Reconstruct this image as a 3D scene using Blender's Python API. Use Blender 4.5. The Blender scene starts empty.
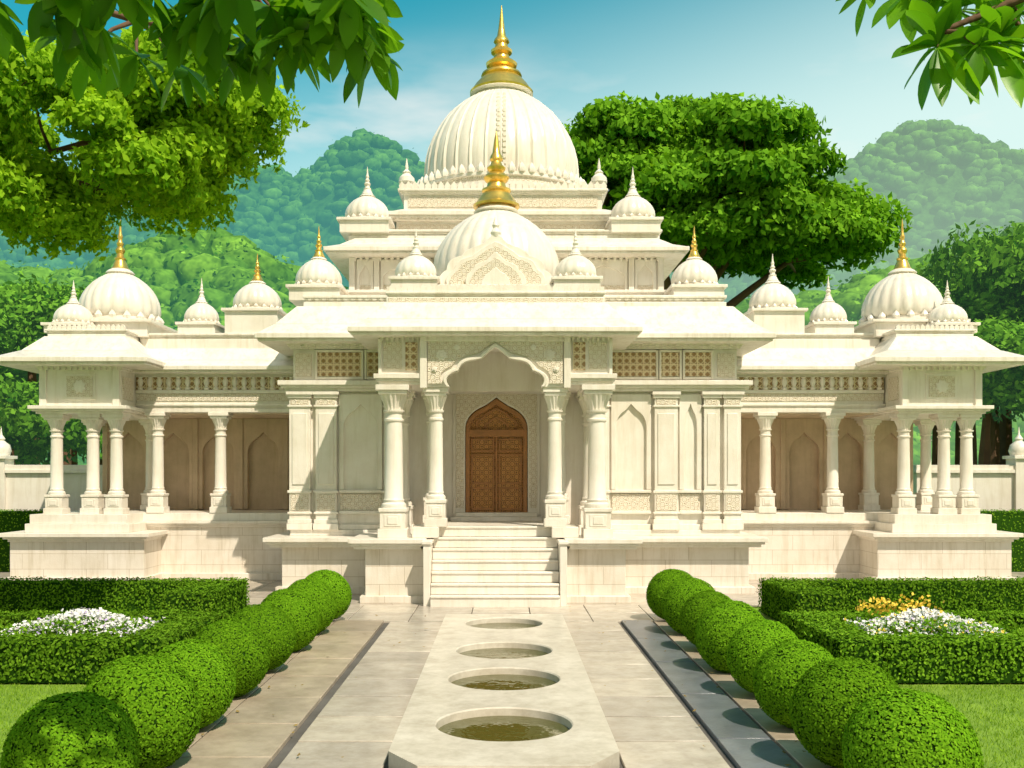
import bpy, bmesh, math, random
import numpy as np
from mathutils import Vector, noise
R = math.radians
rng = np.random.default_rng(7); random.seed(7)
sc = bpy.context.scene
sc.view_settings.view_transform='Standard'; sc.view_settings.look='None'; sc.view_settings.exposure=0
COL = sc.collection

# ------------------------------------------------------------ materials
def mat(name):
    m=bpy.data.materials.new(name); m.use_nodes=True
    nt=m.node_tree; nt.nodes.clear()
    out=nt.nodes.new('ShaderNodeOutputMaterial')
    return m,nt,out
def N(nt,t,**k):
    n=nt.nodes.new(t)
    for a,b in k.items():
        setattr(n,a,b)
    return n
def ramp(nt,stops):
    r=nt.nodes.new('ShaderNodeValToRGB'); e=r.color_ramp.elements
    while len(e)>1: e.remove(e[-1])
    e[0].position=stops[0][0]; e[0].color=(*stops[0][1],1)
    for p,c in stops[1:]:
        x=e.new(p); x.color=(*c,1)
    return r
def mixc(nt,fac,a,b,mode='MIX'):
    m=nt.nodes.new('ShaderNodeMix'); m.data_type='RGBA'; m.blend_type=mode
    for s,v in ((0,fac),(6,a),(7,b)):
        if hasattr(v,'is_linked'): nt.links.new(v,m.inputs[s])
        else: m.inputs[s].default_value = v if s==0 else (*v,1)
    return m.outputs[2]
def coords(nt,scale=(1,1,1)):
    tc=nt.nodes.new('ShaderNodeTexCoord'); mp=nt.nodes.new('ShaderNodeMapping')
    mp.inputs['Scale'].default_value=scale
    nt.links.new(tc.outputs['Object'],mp.inputs[0]); return mp.outputs[0]
def wallco(nt,rot=0):
    """2D coordinates (x+y, z) that work on walls facing either way"""
    tc=N(nt,'ShaderNodeTexCoord'); s=N(nt,'ShaderNodeSeparateXYZ'); nt.links.new(tc.outputs['Object'],s.inputs[0])
    a=N(nt,'ShaderNodeMath',operation='ADD'); nt.links.new(s.outputs[0],a.inputs[0]); nt.links.new(s.outputs[1],a.inputs[1])
    c=N(nt,'ShaderNodeCombineXYZ'); nt.links.new(a.outputs[0],c.inputs[0]); nt.links.new(s.outputs[2],c.inputs[1])
    mp=N(nt,'ShaderNodeMapping'); mp.inputs['Rotation'].default_value=(0,0,rot); nt.links.new(c.outputs[0],mp.inputs[0]); return mp.outputs[0]
def noise_n(nt,co,scale,detail=2,rough=.6):
    n=nt.nodes.new('ShaderNodeTexNoise'); n.inputs['Scale'].default_value=scale
    n.inputs['Detail'].default_value=detail; n.inputs['Roughness'].default_value=rough
    nt.links.new(co,n.inputs['Vector']); return n.outputs['Fac']
def stone(name,c1,c2,rough=.5,tone=0.0,bump=.15,bscale=30,streak=.14,joints=False):
    m,nt,out=mat(name); L=nt.links
    b=N(nt,'ShaderNodeBsdfPrincipled'); b.inputs['Roughness'].default_value=rough
    co=coords(nt); f=noise_n(nt,co,1.7,4,.65)
    r=ramp(nt,[(.35,c2),(.62,c1)]); L.new(f,r.inputs[0]); col=r.outputs[0]
    if streak>0:
        f2=noise_n(nt,coords(nt,(5,5,.5)),1.6,3,.7)
        r2=ramp(nt,[(.48,(1,1,1)),(.78,(1-streak,1-streak*1.15,1-streak*1.5))]); L.new(f2,r2.inputs[0])
        col=mixc(nt,1.0,col,r2.outputs[0],'MULTIPLY')
    if joints:
        bk=N(nt,'ShaderNodeTexBrick'); L.new(wallco(nt),bk.inputs['Vector'])
        for k,v in (('Scale',1),('Mortar Size',.006),('Brick Width',.86),('Row Height',.31),('Mortar Smooth',.3)): bk.inputs[k].default_value=v
        bk.inputs['Color1'].default_value=(1,1,1,1); bk.inputs['Color2'].default_value=(.94,.925,.90,1); bk.inputs['Mortar'].default_value=(.62,.56,.48,1)
        col=mixc(nt,.8,col,bk.outputs['Color'],'MULTIPLY')
    if tone>0:
        a=N(nt,'ShaderNodeAttribute',attribute_name='tone')
        r3=ramp(nt,[(0,(1-tone,1-tone,1-tone*.9)),(1,(1,1,1))]); L.new(a.outputs['Fac'],r3.inputs[0])
        col=mixc(nt,1.0,col,r3.outputs[0],'MULTIPLY')
        f4=noise_n(nt,co,4,5,.7); r4=ramp(nt,[(.35,(.80,.78,.75)),(.6,(1,1,1))]); L.new(f4,r4.inputs[0])
        col=mixc(nt,1.0,col,r4.outputs[0],'MULTIPLY')
    L.new(col,b.inputs['Base Color'])
    bp=N(nt,'ShaderNodeBump'); bp.inputs['Strength'].default_value=bump; bp.inputs['Distance'].default_value=.02
    L.new(noise_n(nt,co,bscale,2,.6),bp.inputs['Height']); L.new(bp.outputs[0],b.inputs['Normal'])
    L.new(b.outputs[0],out.inputs[0]); return m
MC=((.85,.805,.735),(.785,.725,.64))
M_MARBLE=stone('white_marble',*MC,.34,bump=.12)
M_PLINTH=stone('coursed_marble',(.83,.78,.71),(.75,.69,.60),.4,bump=.15,joints=True,streak=.22)
M_ROOF=stone('roof_marble',*MC,.42,bump=.15,streak=.22)
M_INNER=stone('shade_tinted_plaster',(.66,.51,.37),(.55,.42,.29),.7)  # tan base colour has the gallery's interior shade painted in
M_PAVE=stone('pale_paving',(.66,.59,.50),(.53,.47,.40),.26,tone=.25,streak=0,bscale=14)
M_PAVE2=stone('beige_paving',(.58,.48,.36),(.45,.37,.28),.4,tone=.28,streak=0,bscale=14)
M_GREY=stone('grey_stone',(.25,.27,.30),(.18,.20,.23),.28,tone=.25,streak=0)
M_GROUT=stone('dark_grout',(.13,.12,.11),(.09,.08,.07),.9,streak=0)
M_SLAB=stone('fountain_marble',(.74,.68,.59),(.63,.57,.48),.26,tone=.01,streak=0,bump=.08)

def carved(name,scale,c_hi,c_lo,rough=.55,dist=.03,rnd=.2):
    """rosette-and-ring relief"""
    m,nt,out=mat(name); L=nt.links
    b=N(nt,'ShaderNodeBsdfPrincipled'); b.inputs['Roughness'].default_value=rough
    v=N(nt,'ShaderNodeTexVoronoi'); v.voronoi_dimensions='2D'; v.feature='F1'; v.inputs['Scale'].default_value=scale
    v.inputs['Randomness'].default_value=rnd; L.new(wallco(nt,.785),v.inputs['Vector'])
    md=tuple((x*.45+y*.55) for x,y in zip(c_hi,c_lo))
    r=ramp(nt,[(.06,c_hi),(.14,md),(.20,c_hi),(.30,c_hi),(.37,c_lo),(.43,md),(.50,c_hi),(.60,md),(.68,c_lo)]); L.new(v.outputs['Distance'],r.inputs[0])
    L.new(r.outputs[0],b.inputs['Base Color'])
    bp=N(nt,'ShaderNodeBump'); bp.inputs['Strength'].default_value=1; bp.inputs['Distance'].default_value=dist
    L.new(r.outputs[0],bp.inputs['Height']); L.new(bp.outputs[0],b.inputs['Normal'])
    L.new(b.outputs[0],out.inputs[0]); return m
def lattice(name,scale,c_hi,c_lo):
    m,nt,out=mat(name); L=nt.links
    b=N(nt,'ShaderNodeBsdfPrincipled'); b.inputs['Roughness'].default_value=.6
    v=N(nt,'ShaderNodeTexVoronoi'); v.voronoi_dimensions='2D'; v.feature='DISTANCE_TO_EDGE'; v.inputs['Scale'].default_value=scale
    v.inputs['Randomness'].default_value=.0; L.new(wallco(nt,.785),v.inputs['Vector'])
    v2=N(nt,'ShaderNodeTexVoronoi'); v2.voronoi_dimensions='2D'; v2.feature='DISTANCE_TO_EDGE'; v2.inputs['Scale'].default_value=scale*.707
    v2.inputs['Randomness'].default_value=.0; L.new(wallco(nt,0),v2.inputs['Vector'])
    mn=N(nt,'ShaderNodeMath',operation='MINIMUM'); L.new(v.outputs[0],mn.inputs[0]); L.new(v2.outputs[0],mn.inputs[1])
    r=ramp(nt,[(.07,c_hi),(.12,c_lo)]); L.new(mn.outputs[0],r.inputs[0]); L.new(r.outputs[0],b.inputs['Base Color'])
    bp=N(nt,'ShaderNodeBump'); bp.inputs['Strength'].default_value=1; bp.inputs['Distance'].default_value=.03
    L.new(r.outputs[0],bp.inputs['Height']); L.new(bp.outputs[0],b.inputs['Normal'])
    L.new(b.outputs[0],out.inputs[0]); return m
M_CARVE=carved('carved_marble',9.5,(.85,.79,.68),(.60,.48,.33))
M_JALI=lattice('jali_lattice',11,(.82,.68,.46),(.36,.22,.10))
M_DOOR=carved('carved_teak',8.2,(.62,.31,.09),(.12,.04,.012),.36,.025,0)
def simple(name,c,rough=.4,metal=0,bump=0,bs=40):
    m,nt,out=mat(name); b=N(nt,'ShaderNodeBsdfPrincipled')
    co=coords(nt); f=noise_n(nt,co,6,2)
    r=ramp(nt,[(.3,tuple(x*.75 for x in c)),(.7,c)]); nt.links.new(f,r.inputs[0]); nt.links.new(r.outputs[0],b.inputs['Base Color'])
    b.inputs['Roughness'].default_value=rough; b.inputs['Metallic'].default_value=metal
    if bump:
        bp=N(nt,'ShaderNodeBump'); bp.inputs['Strength'].default_value=bump; bp.inputs['Distance'].default_value=.02
        nt.links.new(noise_n(nt,co,bs,2),bp.inputs['Height']); nt.links.new(bp.outputs[0],b.inputs['Normal'])
    nt.links.new(b.outputs[0],out.inputs[0]); return m
M_GOLD=simple('gilded_metal',(1.0,.66,.15),.3,.8)
M_BARK=simple('bark',(.16,.09,.05),.9,0,.8,12)
M_FRAME=simple('teak_frame',(.44,.19,.055),.36,0,.5,28)
M_SOIL=simple('soil',(.06,.04,.025),.95,0,.8,20)
M_DRY=simple('dry_leaf',(.30,.20,.05),.8)
def water():
    m,nt,out=mat('pool_water'); b=N(nt,'ShaderNodeBsdfPrincipled')
    b.inputs['Base Color'].default_value=(.09,.085,.015,1); b.inputs['Roughness'].default_value=.03
    b.inputs['IOR'].default_value=1.33; b.inputs['Specular IOR Level'].default_value=.9
    bp=N(nt,'ShaderNodeBump'); bp.inputs['Strength'].default_value=.3; bp.inputs['Distance'].default_value=.02
    nt.links.new(noise_n(nt,coords(nt),7,2),bp.inputs['Height']); nt.links.new(bp.outputs[0],b.inputs['Normal'])
    nt.links.new(b.outputs[0],out.inputs[0]); return m
M_WATER=water()
def foliage(name,dark,lite,transl=.35,haze=0,hcol=(.3,.5,.5),hcol2=None,rough=.5,lowmist=None,mottle=0,matte=False):
    m,nt,out=mat(name); L=nt.links
    a=N(nt,'ShaderNodeAttribute',attribute_name='tone')
    oi=N(nt,'ShaderNodeObjectInfo')
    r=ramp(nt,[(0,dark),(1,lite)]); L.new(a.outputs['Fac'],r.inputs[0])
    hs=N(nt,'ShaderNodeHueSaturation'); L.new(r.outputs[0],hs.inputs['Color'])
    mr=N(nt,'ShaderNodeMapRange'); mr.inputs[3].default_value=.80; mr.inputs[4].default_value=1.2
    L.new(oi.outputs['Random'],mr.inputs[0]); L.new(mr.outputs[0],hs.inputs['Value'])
    plain=mottle or matte
    b=N(nt,'ShaderNodeBsdfPrincipled' if not plain else 'ShaderNodeBsdfDiffuse')
    if not plain:
        b.inputs['Roughness'].default_value=rough; b.inputs['Specular IOR Level'].default_value=.25
    colout=hs.outputs[0]
    if mottle:
        f=noise_n(nt,coords(nt),mottle,2,.7)
        rr=ramp(nt,[(.35,(.45,.5,.45)),(.65,(1.25,1.2,1.1))]); L.new(f,rr.inputs[0]); colout=mixc(nt,1.0,colout,rr.outputs[0],'MULTIPLY')
    L.new(colout,b.inputs[0])
    fin=b.outputs[0]
    if transl>0:
        t=N(nt,'ShaderNodeBsdfTranslucent')
        L.new(mixc(nt,1.0,hs.outputs[0],(1.6,1.5,.5),'MULTIPLY'),t.inputs['Color'])
        mx=N(nt,'ShaderNodeMixShader'); mx.inputs[0].default_value=transl
        L.new(b.outputs[0],mx.inputs[1]); L.new(t.outputs[0],mx.inputs[2]); fin=mx.outputs[0]
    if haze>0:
        e=N(nt,'ShaderNodeEmission'); e.inputs[0].default_value=(*hcol,1)  # distance haze painted on as a glow mixed over the leaf shader
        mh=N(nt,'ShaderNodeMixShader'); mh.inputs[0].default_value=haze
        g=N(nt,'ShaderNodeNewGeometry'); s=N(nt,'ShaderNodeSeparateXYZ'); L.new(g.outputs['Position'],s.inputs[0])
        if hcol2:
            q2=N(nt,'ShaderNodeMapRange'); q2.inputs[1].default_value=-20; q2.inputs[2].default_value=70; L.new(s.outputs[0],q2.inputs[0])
            L.new(mixc(nt,q2.outputs[0],hcol,hcol2),e.inputs[0])  # glow tint pales toward the right, like sunlit haze
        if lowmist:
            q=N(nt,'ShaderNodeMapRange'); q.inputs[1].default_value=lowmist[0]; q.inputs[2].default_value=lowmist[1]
            q.inputs[3].default_value=lowmist[2]; q.inputs[4].default_value=haze  # painted haze glow thickens at low heights
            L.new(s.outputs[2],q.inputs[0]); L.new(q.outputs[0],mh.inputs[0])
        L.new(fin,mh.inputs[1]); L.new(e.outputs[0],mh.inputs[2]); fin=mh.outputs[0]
    L.new(fin,out.inputs[0]); return m
M_TOPI=foliage('boxwood_leaves',(.06,.18,.006),(.24,.48,.02),.15,matte=True)
M_HEDGE=foliage('hedge_leaves',(.06,.17,.008),(.25,.46,.03),.15,matte=True)
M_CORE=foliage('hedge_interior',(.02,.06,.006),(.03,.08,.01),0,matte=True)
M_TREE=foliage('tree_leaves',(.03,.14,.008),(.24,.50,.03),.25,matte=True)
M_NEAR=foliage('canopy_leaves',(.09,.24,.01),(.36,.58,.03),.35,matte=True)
M_BIG=foliage('large_leaves',(.05,.18,.01),(.18,.42,.02),.5,rough=.32)
M_GRASSB=foliage('grass_blades',(.13,.26,.015),(.32,.48,.05),.2,matte=True)
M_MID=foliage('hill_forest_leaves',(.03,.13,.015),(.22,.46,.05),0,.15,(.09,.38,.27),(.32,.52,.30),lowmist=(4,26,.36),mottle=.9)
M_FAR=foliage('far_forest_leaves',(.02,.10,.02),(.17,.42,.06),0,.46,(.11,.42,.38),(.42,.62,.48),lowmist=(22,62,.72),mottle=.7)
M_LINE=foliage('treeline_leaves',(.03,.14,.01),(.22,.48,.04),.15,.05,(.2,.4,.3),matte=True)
def ground(name,c1,c2):
    m,nt,out=mat(name); b=N(nt,'ShaderNodeBsdfPrincipled'); b.inputs['Roughness'].default_value=.9
    co=coords(nt); r=ramp(nt,[(.35,c1),(.65,c2)]); nt.links.new(noise_n(nt,co,2.5,5,.7),r.inputs[0])
    nt.links.new(r.outputs[0],b.inputs['Base Color'])
    bp=N(nt,'ShaderNodeBump'); bp.inputs['Strength'].default_value=.6; bp.inputs['Distance'].default_value=.03
    nt.links.new(noise_n(nt,co,60,2),bp.inputs['Height']); nt.links.new(bp.outputs[0],b.inputs['Normal'])
    nt.links.new(b.outputs[0],out.inputs[0]); return m
M_GRASS=ground('lawn_turf',(.15,.27,.02),(.25,.40,.04))

# ------------------------------------------------------------ builders
def finish_mesh(name,me,mats,parent=None,bevel=0):
    for m in (mats if isinstance(mats,(list,tuple)) else [mats]): me.materials.append(m)
    o=bpy.data.objects.new(name,me); COL.objects.link(o)
    if parent: o.parent=parent
    if bevel:
        b=o.modifiers.new('bevel','BEVEL'); b.width=bevel; b.segments=2; b.limit_method='ANGLE'; b.angle_limit=R(40)
    return o
def empty(name):
    o=bpy.data.objects.new(name,None); COL.objects.link(o); return o
class B:
    def __init__(s): s.v=[]; s.f=[]; s.t=[]; s.m=[]
    def add(s,vs,fs,tone=.5,mi=0):
        k=len(s.v); s.v+= [tuple(x) for x in vs]
        for f in fs: s.f.append([i+k for i in f]); s.t.append(tone); s.m.append(mi)
    def frus(s,a,z0,b,z1,tone=.5,mi=0):
        x0,x1,y0,y1=a; X0,X1,Y0,Y1=b
        s.add([(x0,y0,z0),(x1,y0,z0),(x1,y1,z0),(x0,y1,z0),(X0,Y0,z1),(X1,Y0,z1),(X1,Y1,z1),(X0,Y1,z1)],
              [(3,2,1,0),(4,5,6,7),(0,1,5,4),(1,2,6,5),(2,3,7,6),(3,0,4,7)],tone,mi)
    def box(s,x0,x1,y0,y1,z0,z1,tone=.5,mi=0): s.frus((x0,x1,y0,y1),z0,(x0,x1,y0,y1),z1,tone,mi)
    def sq(s,cx,cy,prof):
        for h,z0,z1 in prof: s.box(cx-h,cx+h,cy-h,cy+h,z0,z1)
    def lathe(s,cx,cy,prof,n=24,lobes=0,amp=0.0,tone=.5,a0=0):
        vs=[];fs=[]
        for r,z in prof:
            for i in range(n):
                a=2*math.pi*i/n+a0; q=r
                if lobes: q=r*(1-amp+amp*abs(math.sin(lobes*a/2)))
                vs.append((cx+q*math.cos(a),cy+q*math.sin(a),z))
        m=len(prof)
        for j in range(m-1):
            for i in range(n):
                k=(i+1)%n; fs.append((j*n+i,j*n+k,(j+1)*n+k,(j+1)*n+i))
        fs.append(tuple(reversed(range(n)))); fs.append(tuple(range((m-1)*n,m*n)))
        s.add(vs,fs,tone)
    def prism(s,pts,y0,y1,tone=.5):
        n=len(pts)
        vs=[(x,y0,z) for x,z in pts]+[(x,y1,z) for x,z in pts]
        fs=[tuple(range(n)),tuple(reversed(range(n,2*n)))]+[(i,(i+1)%n,(i+1)%n+n,i+n) for i in range(n)]
        s.add(vs,fs,tone)
    def tube(s,pts,rad,n=8,mi=0):
        vs=[];fs=[]
        P=[Vector(p) for p in pts]
        for j,p in enumerate(P):
            d=(P[min(j+1,len(P)-1)]-P[max(j-1,0)]).normalized()
            u=d.cross(Vector((.3,.9,.1))).normalized(); w=d.cross(u)
            for i in range(n):
                a=2*math.pi*i/n; vs.append(p+(u*math.cos(a)+w*math.sin(a))*rad[j])
        for j in range(len(P)-1):
            for i in range(n):
                k=(i+1)%n; fs.append((j*n+i,j*n+k,(j+1)*n+k,(j+1)*n+i))
        s.add(vs,fs,.5,mi)
    def mesh(s,name,recalc=True,angle=35):
        me=bpy.data.meshes.new(name); me.from_pydata(s.v,[],s.f)
        a=me.attributes.new('tone','FLOAT','FACE'); a.data.foreach_set('value',s.t)
        me.polygons.foreach_set('material_index',s.m)
        if recalc:
            bm=bmesh.new(); bm.from_mesh(me); bmesh.ops.recalc_face_normals(bm,faces=bm.faces); bm.to_mesh(me); bm.free()
        me.polygons.foreach_set('use_smooth',[True]*len(me.polygons))
        try: me.set_sharp_from_angle(angle=R(angle))
        except Exception: pass
        me.update(); return me
    def obj(s,name,mats,parent=None,bevel=0,angle=35):
        return finish_mesh(name,s.mesh(name,angle=angle),mats,parent,bevel)
def raw_mesh(name,V,F,tone,k,smooth=False):
    me=bpy.data.meshes.new(name); m=len(F)
    me.vertices.add(len(V)); me.vertices.foreach_set('co',V.astype(np.float32).ravel())
    me.loops.add(k*m); me.loops.foreach_set('vertex_index',F.astype(np.int32).ravel())
    me.polygons.add(m); me.polygons.foreach_set('loop_start',np.arange(m,dtype=np.int32)*k)
    if smooth: me.polygons.foreach_set('use_smooth',np.ones(m,dtype=bool))
    me.update(calc_edges=True)
    a=me.attributes.new('tone','FLOAT','FACE'); a.data.foreach_set('value',np.clip(tone,0,1).astype(np.float32))
    return me
def leaf_mesh(name,P,Nn,size,tone,aspect=.5,fold=.15):
    n=len(P); Nn=Nn/np.linalg.norm(Nn,axis=1,keepdims=True)
    r=rng.normal(size=(n,3)); t=r-(r*Nn).sum(1,keepdims=True)*Nn; t/=np.linalg.norm(t,axis=1,keepdims=True)
    b=np.cross(Nn,t); s=np.asarray(size).reshape(-1,1)*np.ones((n,1))
    V=np.stack([P-t*s,P+b*s*aspect-Nn*s*fold,P+t*s,P-b*s*aspect-Nn*s*fold],1).reshape(-1,3)
    return raw_mesh(name,V,np.arange(4*n).reshape(-1,4),tone,4)
def sph(n):
    v=rng.normal(size=(n,3)); return v/np.linalg.norm(v,axis=1,keepdims=True)
def crown(name,clumps,per,size,jit=.6,aspect=.55):
    Ps=[];Ns=[];T=[]
    for (c,r) in clumps:
        r=np.array(r); d=sph(per); d[:,2]=np.where(d[:,2]<-.35,-d[:,2]*.6,d[:,2])
        rad=rng.uniform(.72,1.08,(per,1))
        wob=1+.16*np.sin(d[:,:1]*5+c[0]*3)*np.sin(d[:,1:2]*6+c[2])
        Ps.append(np.array(c)+d*r*rad*wob); Ns.append(d+rng.normal(size=(per,3))*jit)
        ct=rng.uniform(-.18,.18)
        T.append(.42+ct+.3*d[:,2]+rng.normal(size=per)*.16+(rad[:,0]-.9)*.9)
    P=np.concatenate(Ps);Q=np.concatenate(Ns);T=np.concatenate(T)
    return leaf_mesh(name,P,Q,size*rng.uniform(.6,1.25,len(P)),T,aspect)

def arch(cx,half,zs,zp,n=48,m=0,depth=0.0,tip=.22):
    h=zp-zs; pts=[]
    for i in range(n+1):
        a=math.pi*(1-i/n); f=1
        if m: f=1-depth*(1-abs(math.sin(m*a)))
        x=half*math.cos(a)*f; z=h*(1-tip)*math.sin(a)*f
        z+=tip*h*max(0,1-abs(x)/(.45*half))**1.6
        pts.append((cx+x,zs+z))
    return pts
def framed(b,x0,x1,z0,z1,cx,half,zs,zp,y0,y1,m=0,depth=0):
    a=arch(cx,half,zs,zp,40,m,depth)
    if abs(zs-z0)<1e-4: pts=[(x0,z0),(x0,z1),(x1,z1),(x1,z0)]+a[::-1]
    else: pts=[(x0,z0),(x0,z1),(x1,z1),(x1,z0),(cx+half,z0)]+a[::-1]+[(cx-half,z0)]
    b.prism(pts,y0,y1)

# ------------------------------------------------------------ TEMPLE
temple=empty('marble_temple')
W=B(); PL=B(); RF=B(); CB=B(); CS=B(); DM=B(); DS=B(); GD=B(); CV=B(); JL=B(); IN=B(); DR=B(); DG=B(); DN=B()
def column(x,y,z0,z1,r):
    H=z1-z0
    CB.sq(x,y,[(r*1.55,z0,z0+.06*H),(r*1.35,z0+.06*H,z0+.17*H),(r*1.48,z0+.17*H,z0+.195*H)])
    CB.sq(x,y,[(r*1.75,z1-.035*H,z1),(r*1.5,z1-.06*H,z1-.035*H)])
    # raised moulding on the pedestal face
    q=r*.9; yf=y-r*1.35
    CB.box(x-q,x+q,yf-.012,yf+.01,z0+.075*H,z0+.155*H); CB.box(x-q*.6,x+q*.6,yf-.022,yf+.01,z0+.09*H,z0+.14*H)
    a=z0+.195*H; t=z1-.06*H; h=t-a
    CS.lathe(x,y,[(r*1.3,a),(r*1.36,a+.015*h),(r*1.3,a+.035*h),(r*1.06,a+.05*h),(r*1.12,a+.07*h),(r*1.0,a+.085*h),
       (r*.97,a+.4*h),(r*.9,a+.76*h),(r*1.05,a+.77*h),(r*1.05,a+.785*h),(r*.9,a+.795*h),(r*.88,a+.84*h),(r*1.1,a+.85*h),(r*1.12,a+.865*h)],24)
    CS.lathe(x,y,[(r*.9,a+.86*h),(r*.98,a+.88*h),(r*1.08,a+.92*h),(r*1.34,a+.965*h),(r*1.5,t)],64,16,.10)
def finial(b,x,y,z,h,r):
    b.lathe(x,y,[(r*1.1,z),(r*1.12,z+.03*h),(r*.98,z+.06*h),(r*.84,z+.12*h),(r*.64,z+.19*h),(r*.7,z+.21*h),(r*.7,z+.235*h),(r*.48,z+.26*h),
      (r*.42,z+.32*h),(r*.55,z+.35*h),(r*.62,z+.39*h),(r*.5,z+.43*h),(r*.32,z+.46*h),(r*.42,z+.49*h),(r*.45,z+.52*h),(r*.3,z+.56*h),(r*.24,z+.60*h),
      (r*.32,z+.63*h),(r*.3,z+.67*h),(r*.2,z+.71*h),(r*.15,z+.8*h),(r*.1,z+.9*h),(r*.02,z+h)],20)
def dome(x,y,z0,r,h,fh,gold,lobes=16,ped=True,n=0,fr=.24,pedh=.22,amp=.04):
    n=n or lobes*6
    if ped:
        CB.sq(x,y,[(r*1.08,z0-pedh,z0-.05),(r*1.2,z0-.05,z0+.01)])
    DM.lathe(x,y,[(r*.95,z0+.01),(r*1.04,z0+.03*h),(r*1.04,z0+.07*h),(r*.9,z0+.09*h),(r*.9,z0+.12*h)],40)
    # lotus petals round the foot
    k=18
    for i in range(k):
        a=2*math.pi*i/k; px,py=x+r*.98*math.cos(a),y+r*.98*math.sin(a)
        DM.lathe(px,py,[(r*.07,z0+.06*h),(r*.10,z0+.11*h),(r*.06,z0+.16*h),(.004,z0+.20*h)],6)
    pr=[(.90,.12),(.965,.17),(1.0,.25),(1.0,.34),(.97,.45),(.90,.57),(.80,.68),(.67,.78),(.52,.865),(.38,.925),(.27,.965),(.2,1.0)]
    DS.lathe(x,y,[(r*a,z0+h*b) for a,b in pr],n,lobes,amp)
    DM.lathe(x,y,[(r*.3,z0+h*.95),(r*.36,z0+h*.975),(r*.30,z0+h*1.02),(r*.2,z0+h*1.06)],24)
    finial(GD if gold else DM,x,y,z0+h*1.03,fh,r*fr)
def merlons(x0,x1,y,z,w,h,b=None):
    b=b or DM
    n=max(1,round((x1-x0)/w)); w=(x1-x0)/n
    for i in range(n):
        c=x0+(i+.5)*w
        b.prism([(c-w*.42,z),(c-w*.46,z+h*.45),(c-w*.25,z+h*.7),(c,z+h),(c+w*.25,z+h*.7),(c+w*.46,z+h*.45),(c+w*.42,z)],y,y+.05)
def merlons_side(y0,y1,x,z,w,h):
    n=max(1,round((y1-y0)/w)); w=(y1-y0)/n
    for i in range(n):
        c=y0+(i+.5)*w; DM.box(x-.025,x+.025,c-w*.4,c+w*.4,z,z+h*.7)
def dent(x0,x1,yf,z0,z1,w=.11,d=.05):
    n=max(1,round((x1-x0)/w)); w=(x1-x0)/n
    for i in range(n):
        c=x0+(i+.5)*w; h=z1-z0
        DN.box(c-w*.27,c+w*.27,yf-d,yf+.01,z0+h*.45,z1); DN.box(c-w*.2,c+w*.2,yf-d*.55,yf+.01,z0,z0+h*.45)
def eave(x0,x1,y0,y1,z,out,rise,inner,edge=.09):
    RF.box(x0-out,x1+out,y0-out,y1+out,z,z+edge)
    RF.box(x0-out+.05,x1+out-.05,y0-out+.05,y1+out-.05,z-.05,z)
    q=out*.45
    RF.frus((x0-out+.03,x1+out-.03,y0-out+.03,y1+out-.03),z+edge,(x0-q,x1+q,y0-q,y1+q),z+edge+rise*.34)
    RF.frus((x0-q,x1+q,y0-q,y1+q),z+edge+rise*.34,(x0+inner,x1-inner,y0+inner,y1-inner),z+edge+rise)
def cornice(b,x0,x1,y0,y1,z0,z1,o):
    h=z1-z0
    b.box(x0-o*.35,x1+o*.35,y0-o*.35,y1+o*.35,z0,z0+h*.3)
    b.box(x0-o*.7,x1+o*.7,y0-o*.7,y1+o*.7,z0+h*.3,z0+h*.55)
    b.box(x0-o,x1+o,y0-o,y1+o,z0+h*.55,z1)

pc=-.15
XL,XR=-4.08,4.50
# --- plinths
PL.box(pc-2.25,pc-1.2,17.2,19.2,0,.93); PL.box(pc+1.2,pc+2.25,17.2,19.2,0,.93)
PL.box(pc-2.33,pc-1.2,17.1,19.2,-.02,.12); PL.box(pc+1.2,pc+2.33,17.1,19.2,-.02,.12)
cornice(W,pc-2.38,pc-1.32,17.07,19.2,.93,1.11,.13); cornice(W,pc+1.32,pc+2.38,17.07,19.2,.93,1.11,.13)
W.box(pc-1.44,pc-.98,17.22,18.2,1.112,1.30); W.box(pc+.98,pc+1.44,17.22,18.2,1.112,1.30)
PL.box(XL-.05,XR+.05,18.5,24,-.02,.87)
PL.box(XL-.15,XR+.15,18.4,24.1,-.02,.13)
cornice(W,XL-.18,XR+.18,18.37,24.1,.87,1.05,.16)
W.box(pc-1.3,pc+1.3,17.55,19.9,1.05,1.298)
W.box(XL+.02,XR-.02,18.9,23.9,1.05,1.16)
ST=B()
for k in range(7):
    ST.box(pc-1.085,pc+1.085,16.62+.15*k,17.7,.186*k-(.02 if k==0 else 0),.186*(k+1)-.004)
    ST.box(pc-1.085,pc+1.085,16.60+.15*k,16.7+.15*k,.186*(k+1)-.045,.186*(k+1)-.001)
for s in (-1,1):
    c=pc+s*1.15
    ST.box(c-.06,c+.06,16.72,17.5,-.02,1.03); ST.box(c-.085,c+.085,16.69,17.5,1.03,1.09)
# --- porch columns
for s in (-1,1):
    column(pc+s*1.78,17.45,1.11,3.76,.165)
    column(pc+s*1.04,17.45,1.30,3.72,.125)
    column(pc+s*1.78,18.75,1.11,3.76,.15)
    column(pc+s*1.20,18.75,1.30,3.76,.11)
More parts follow.
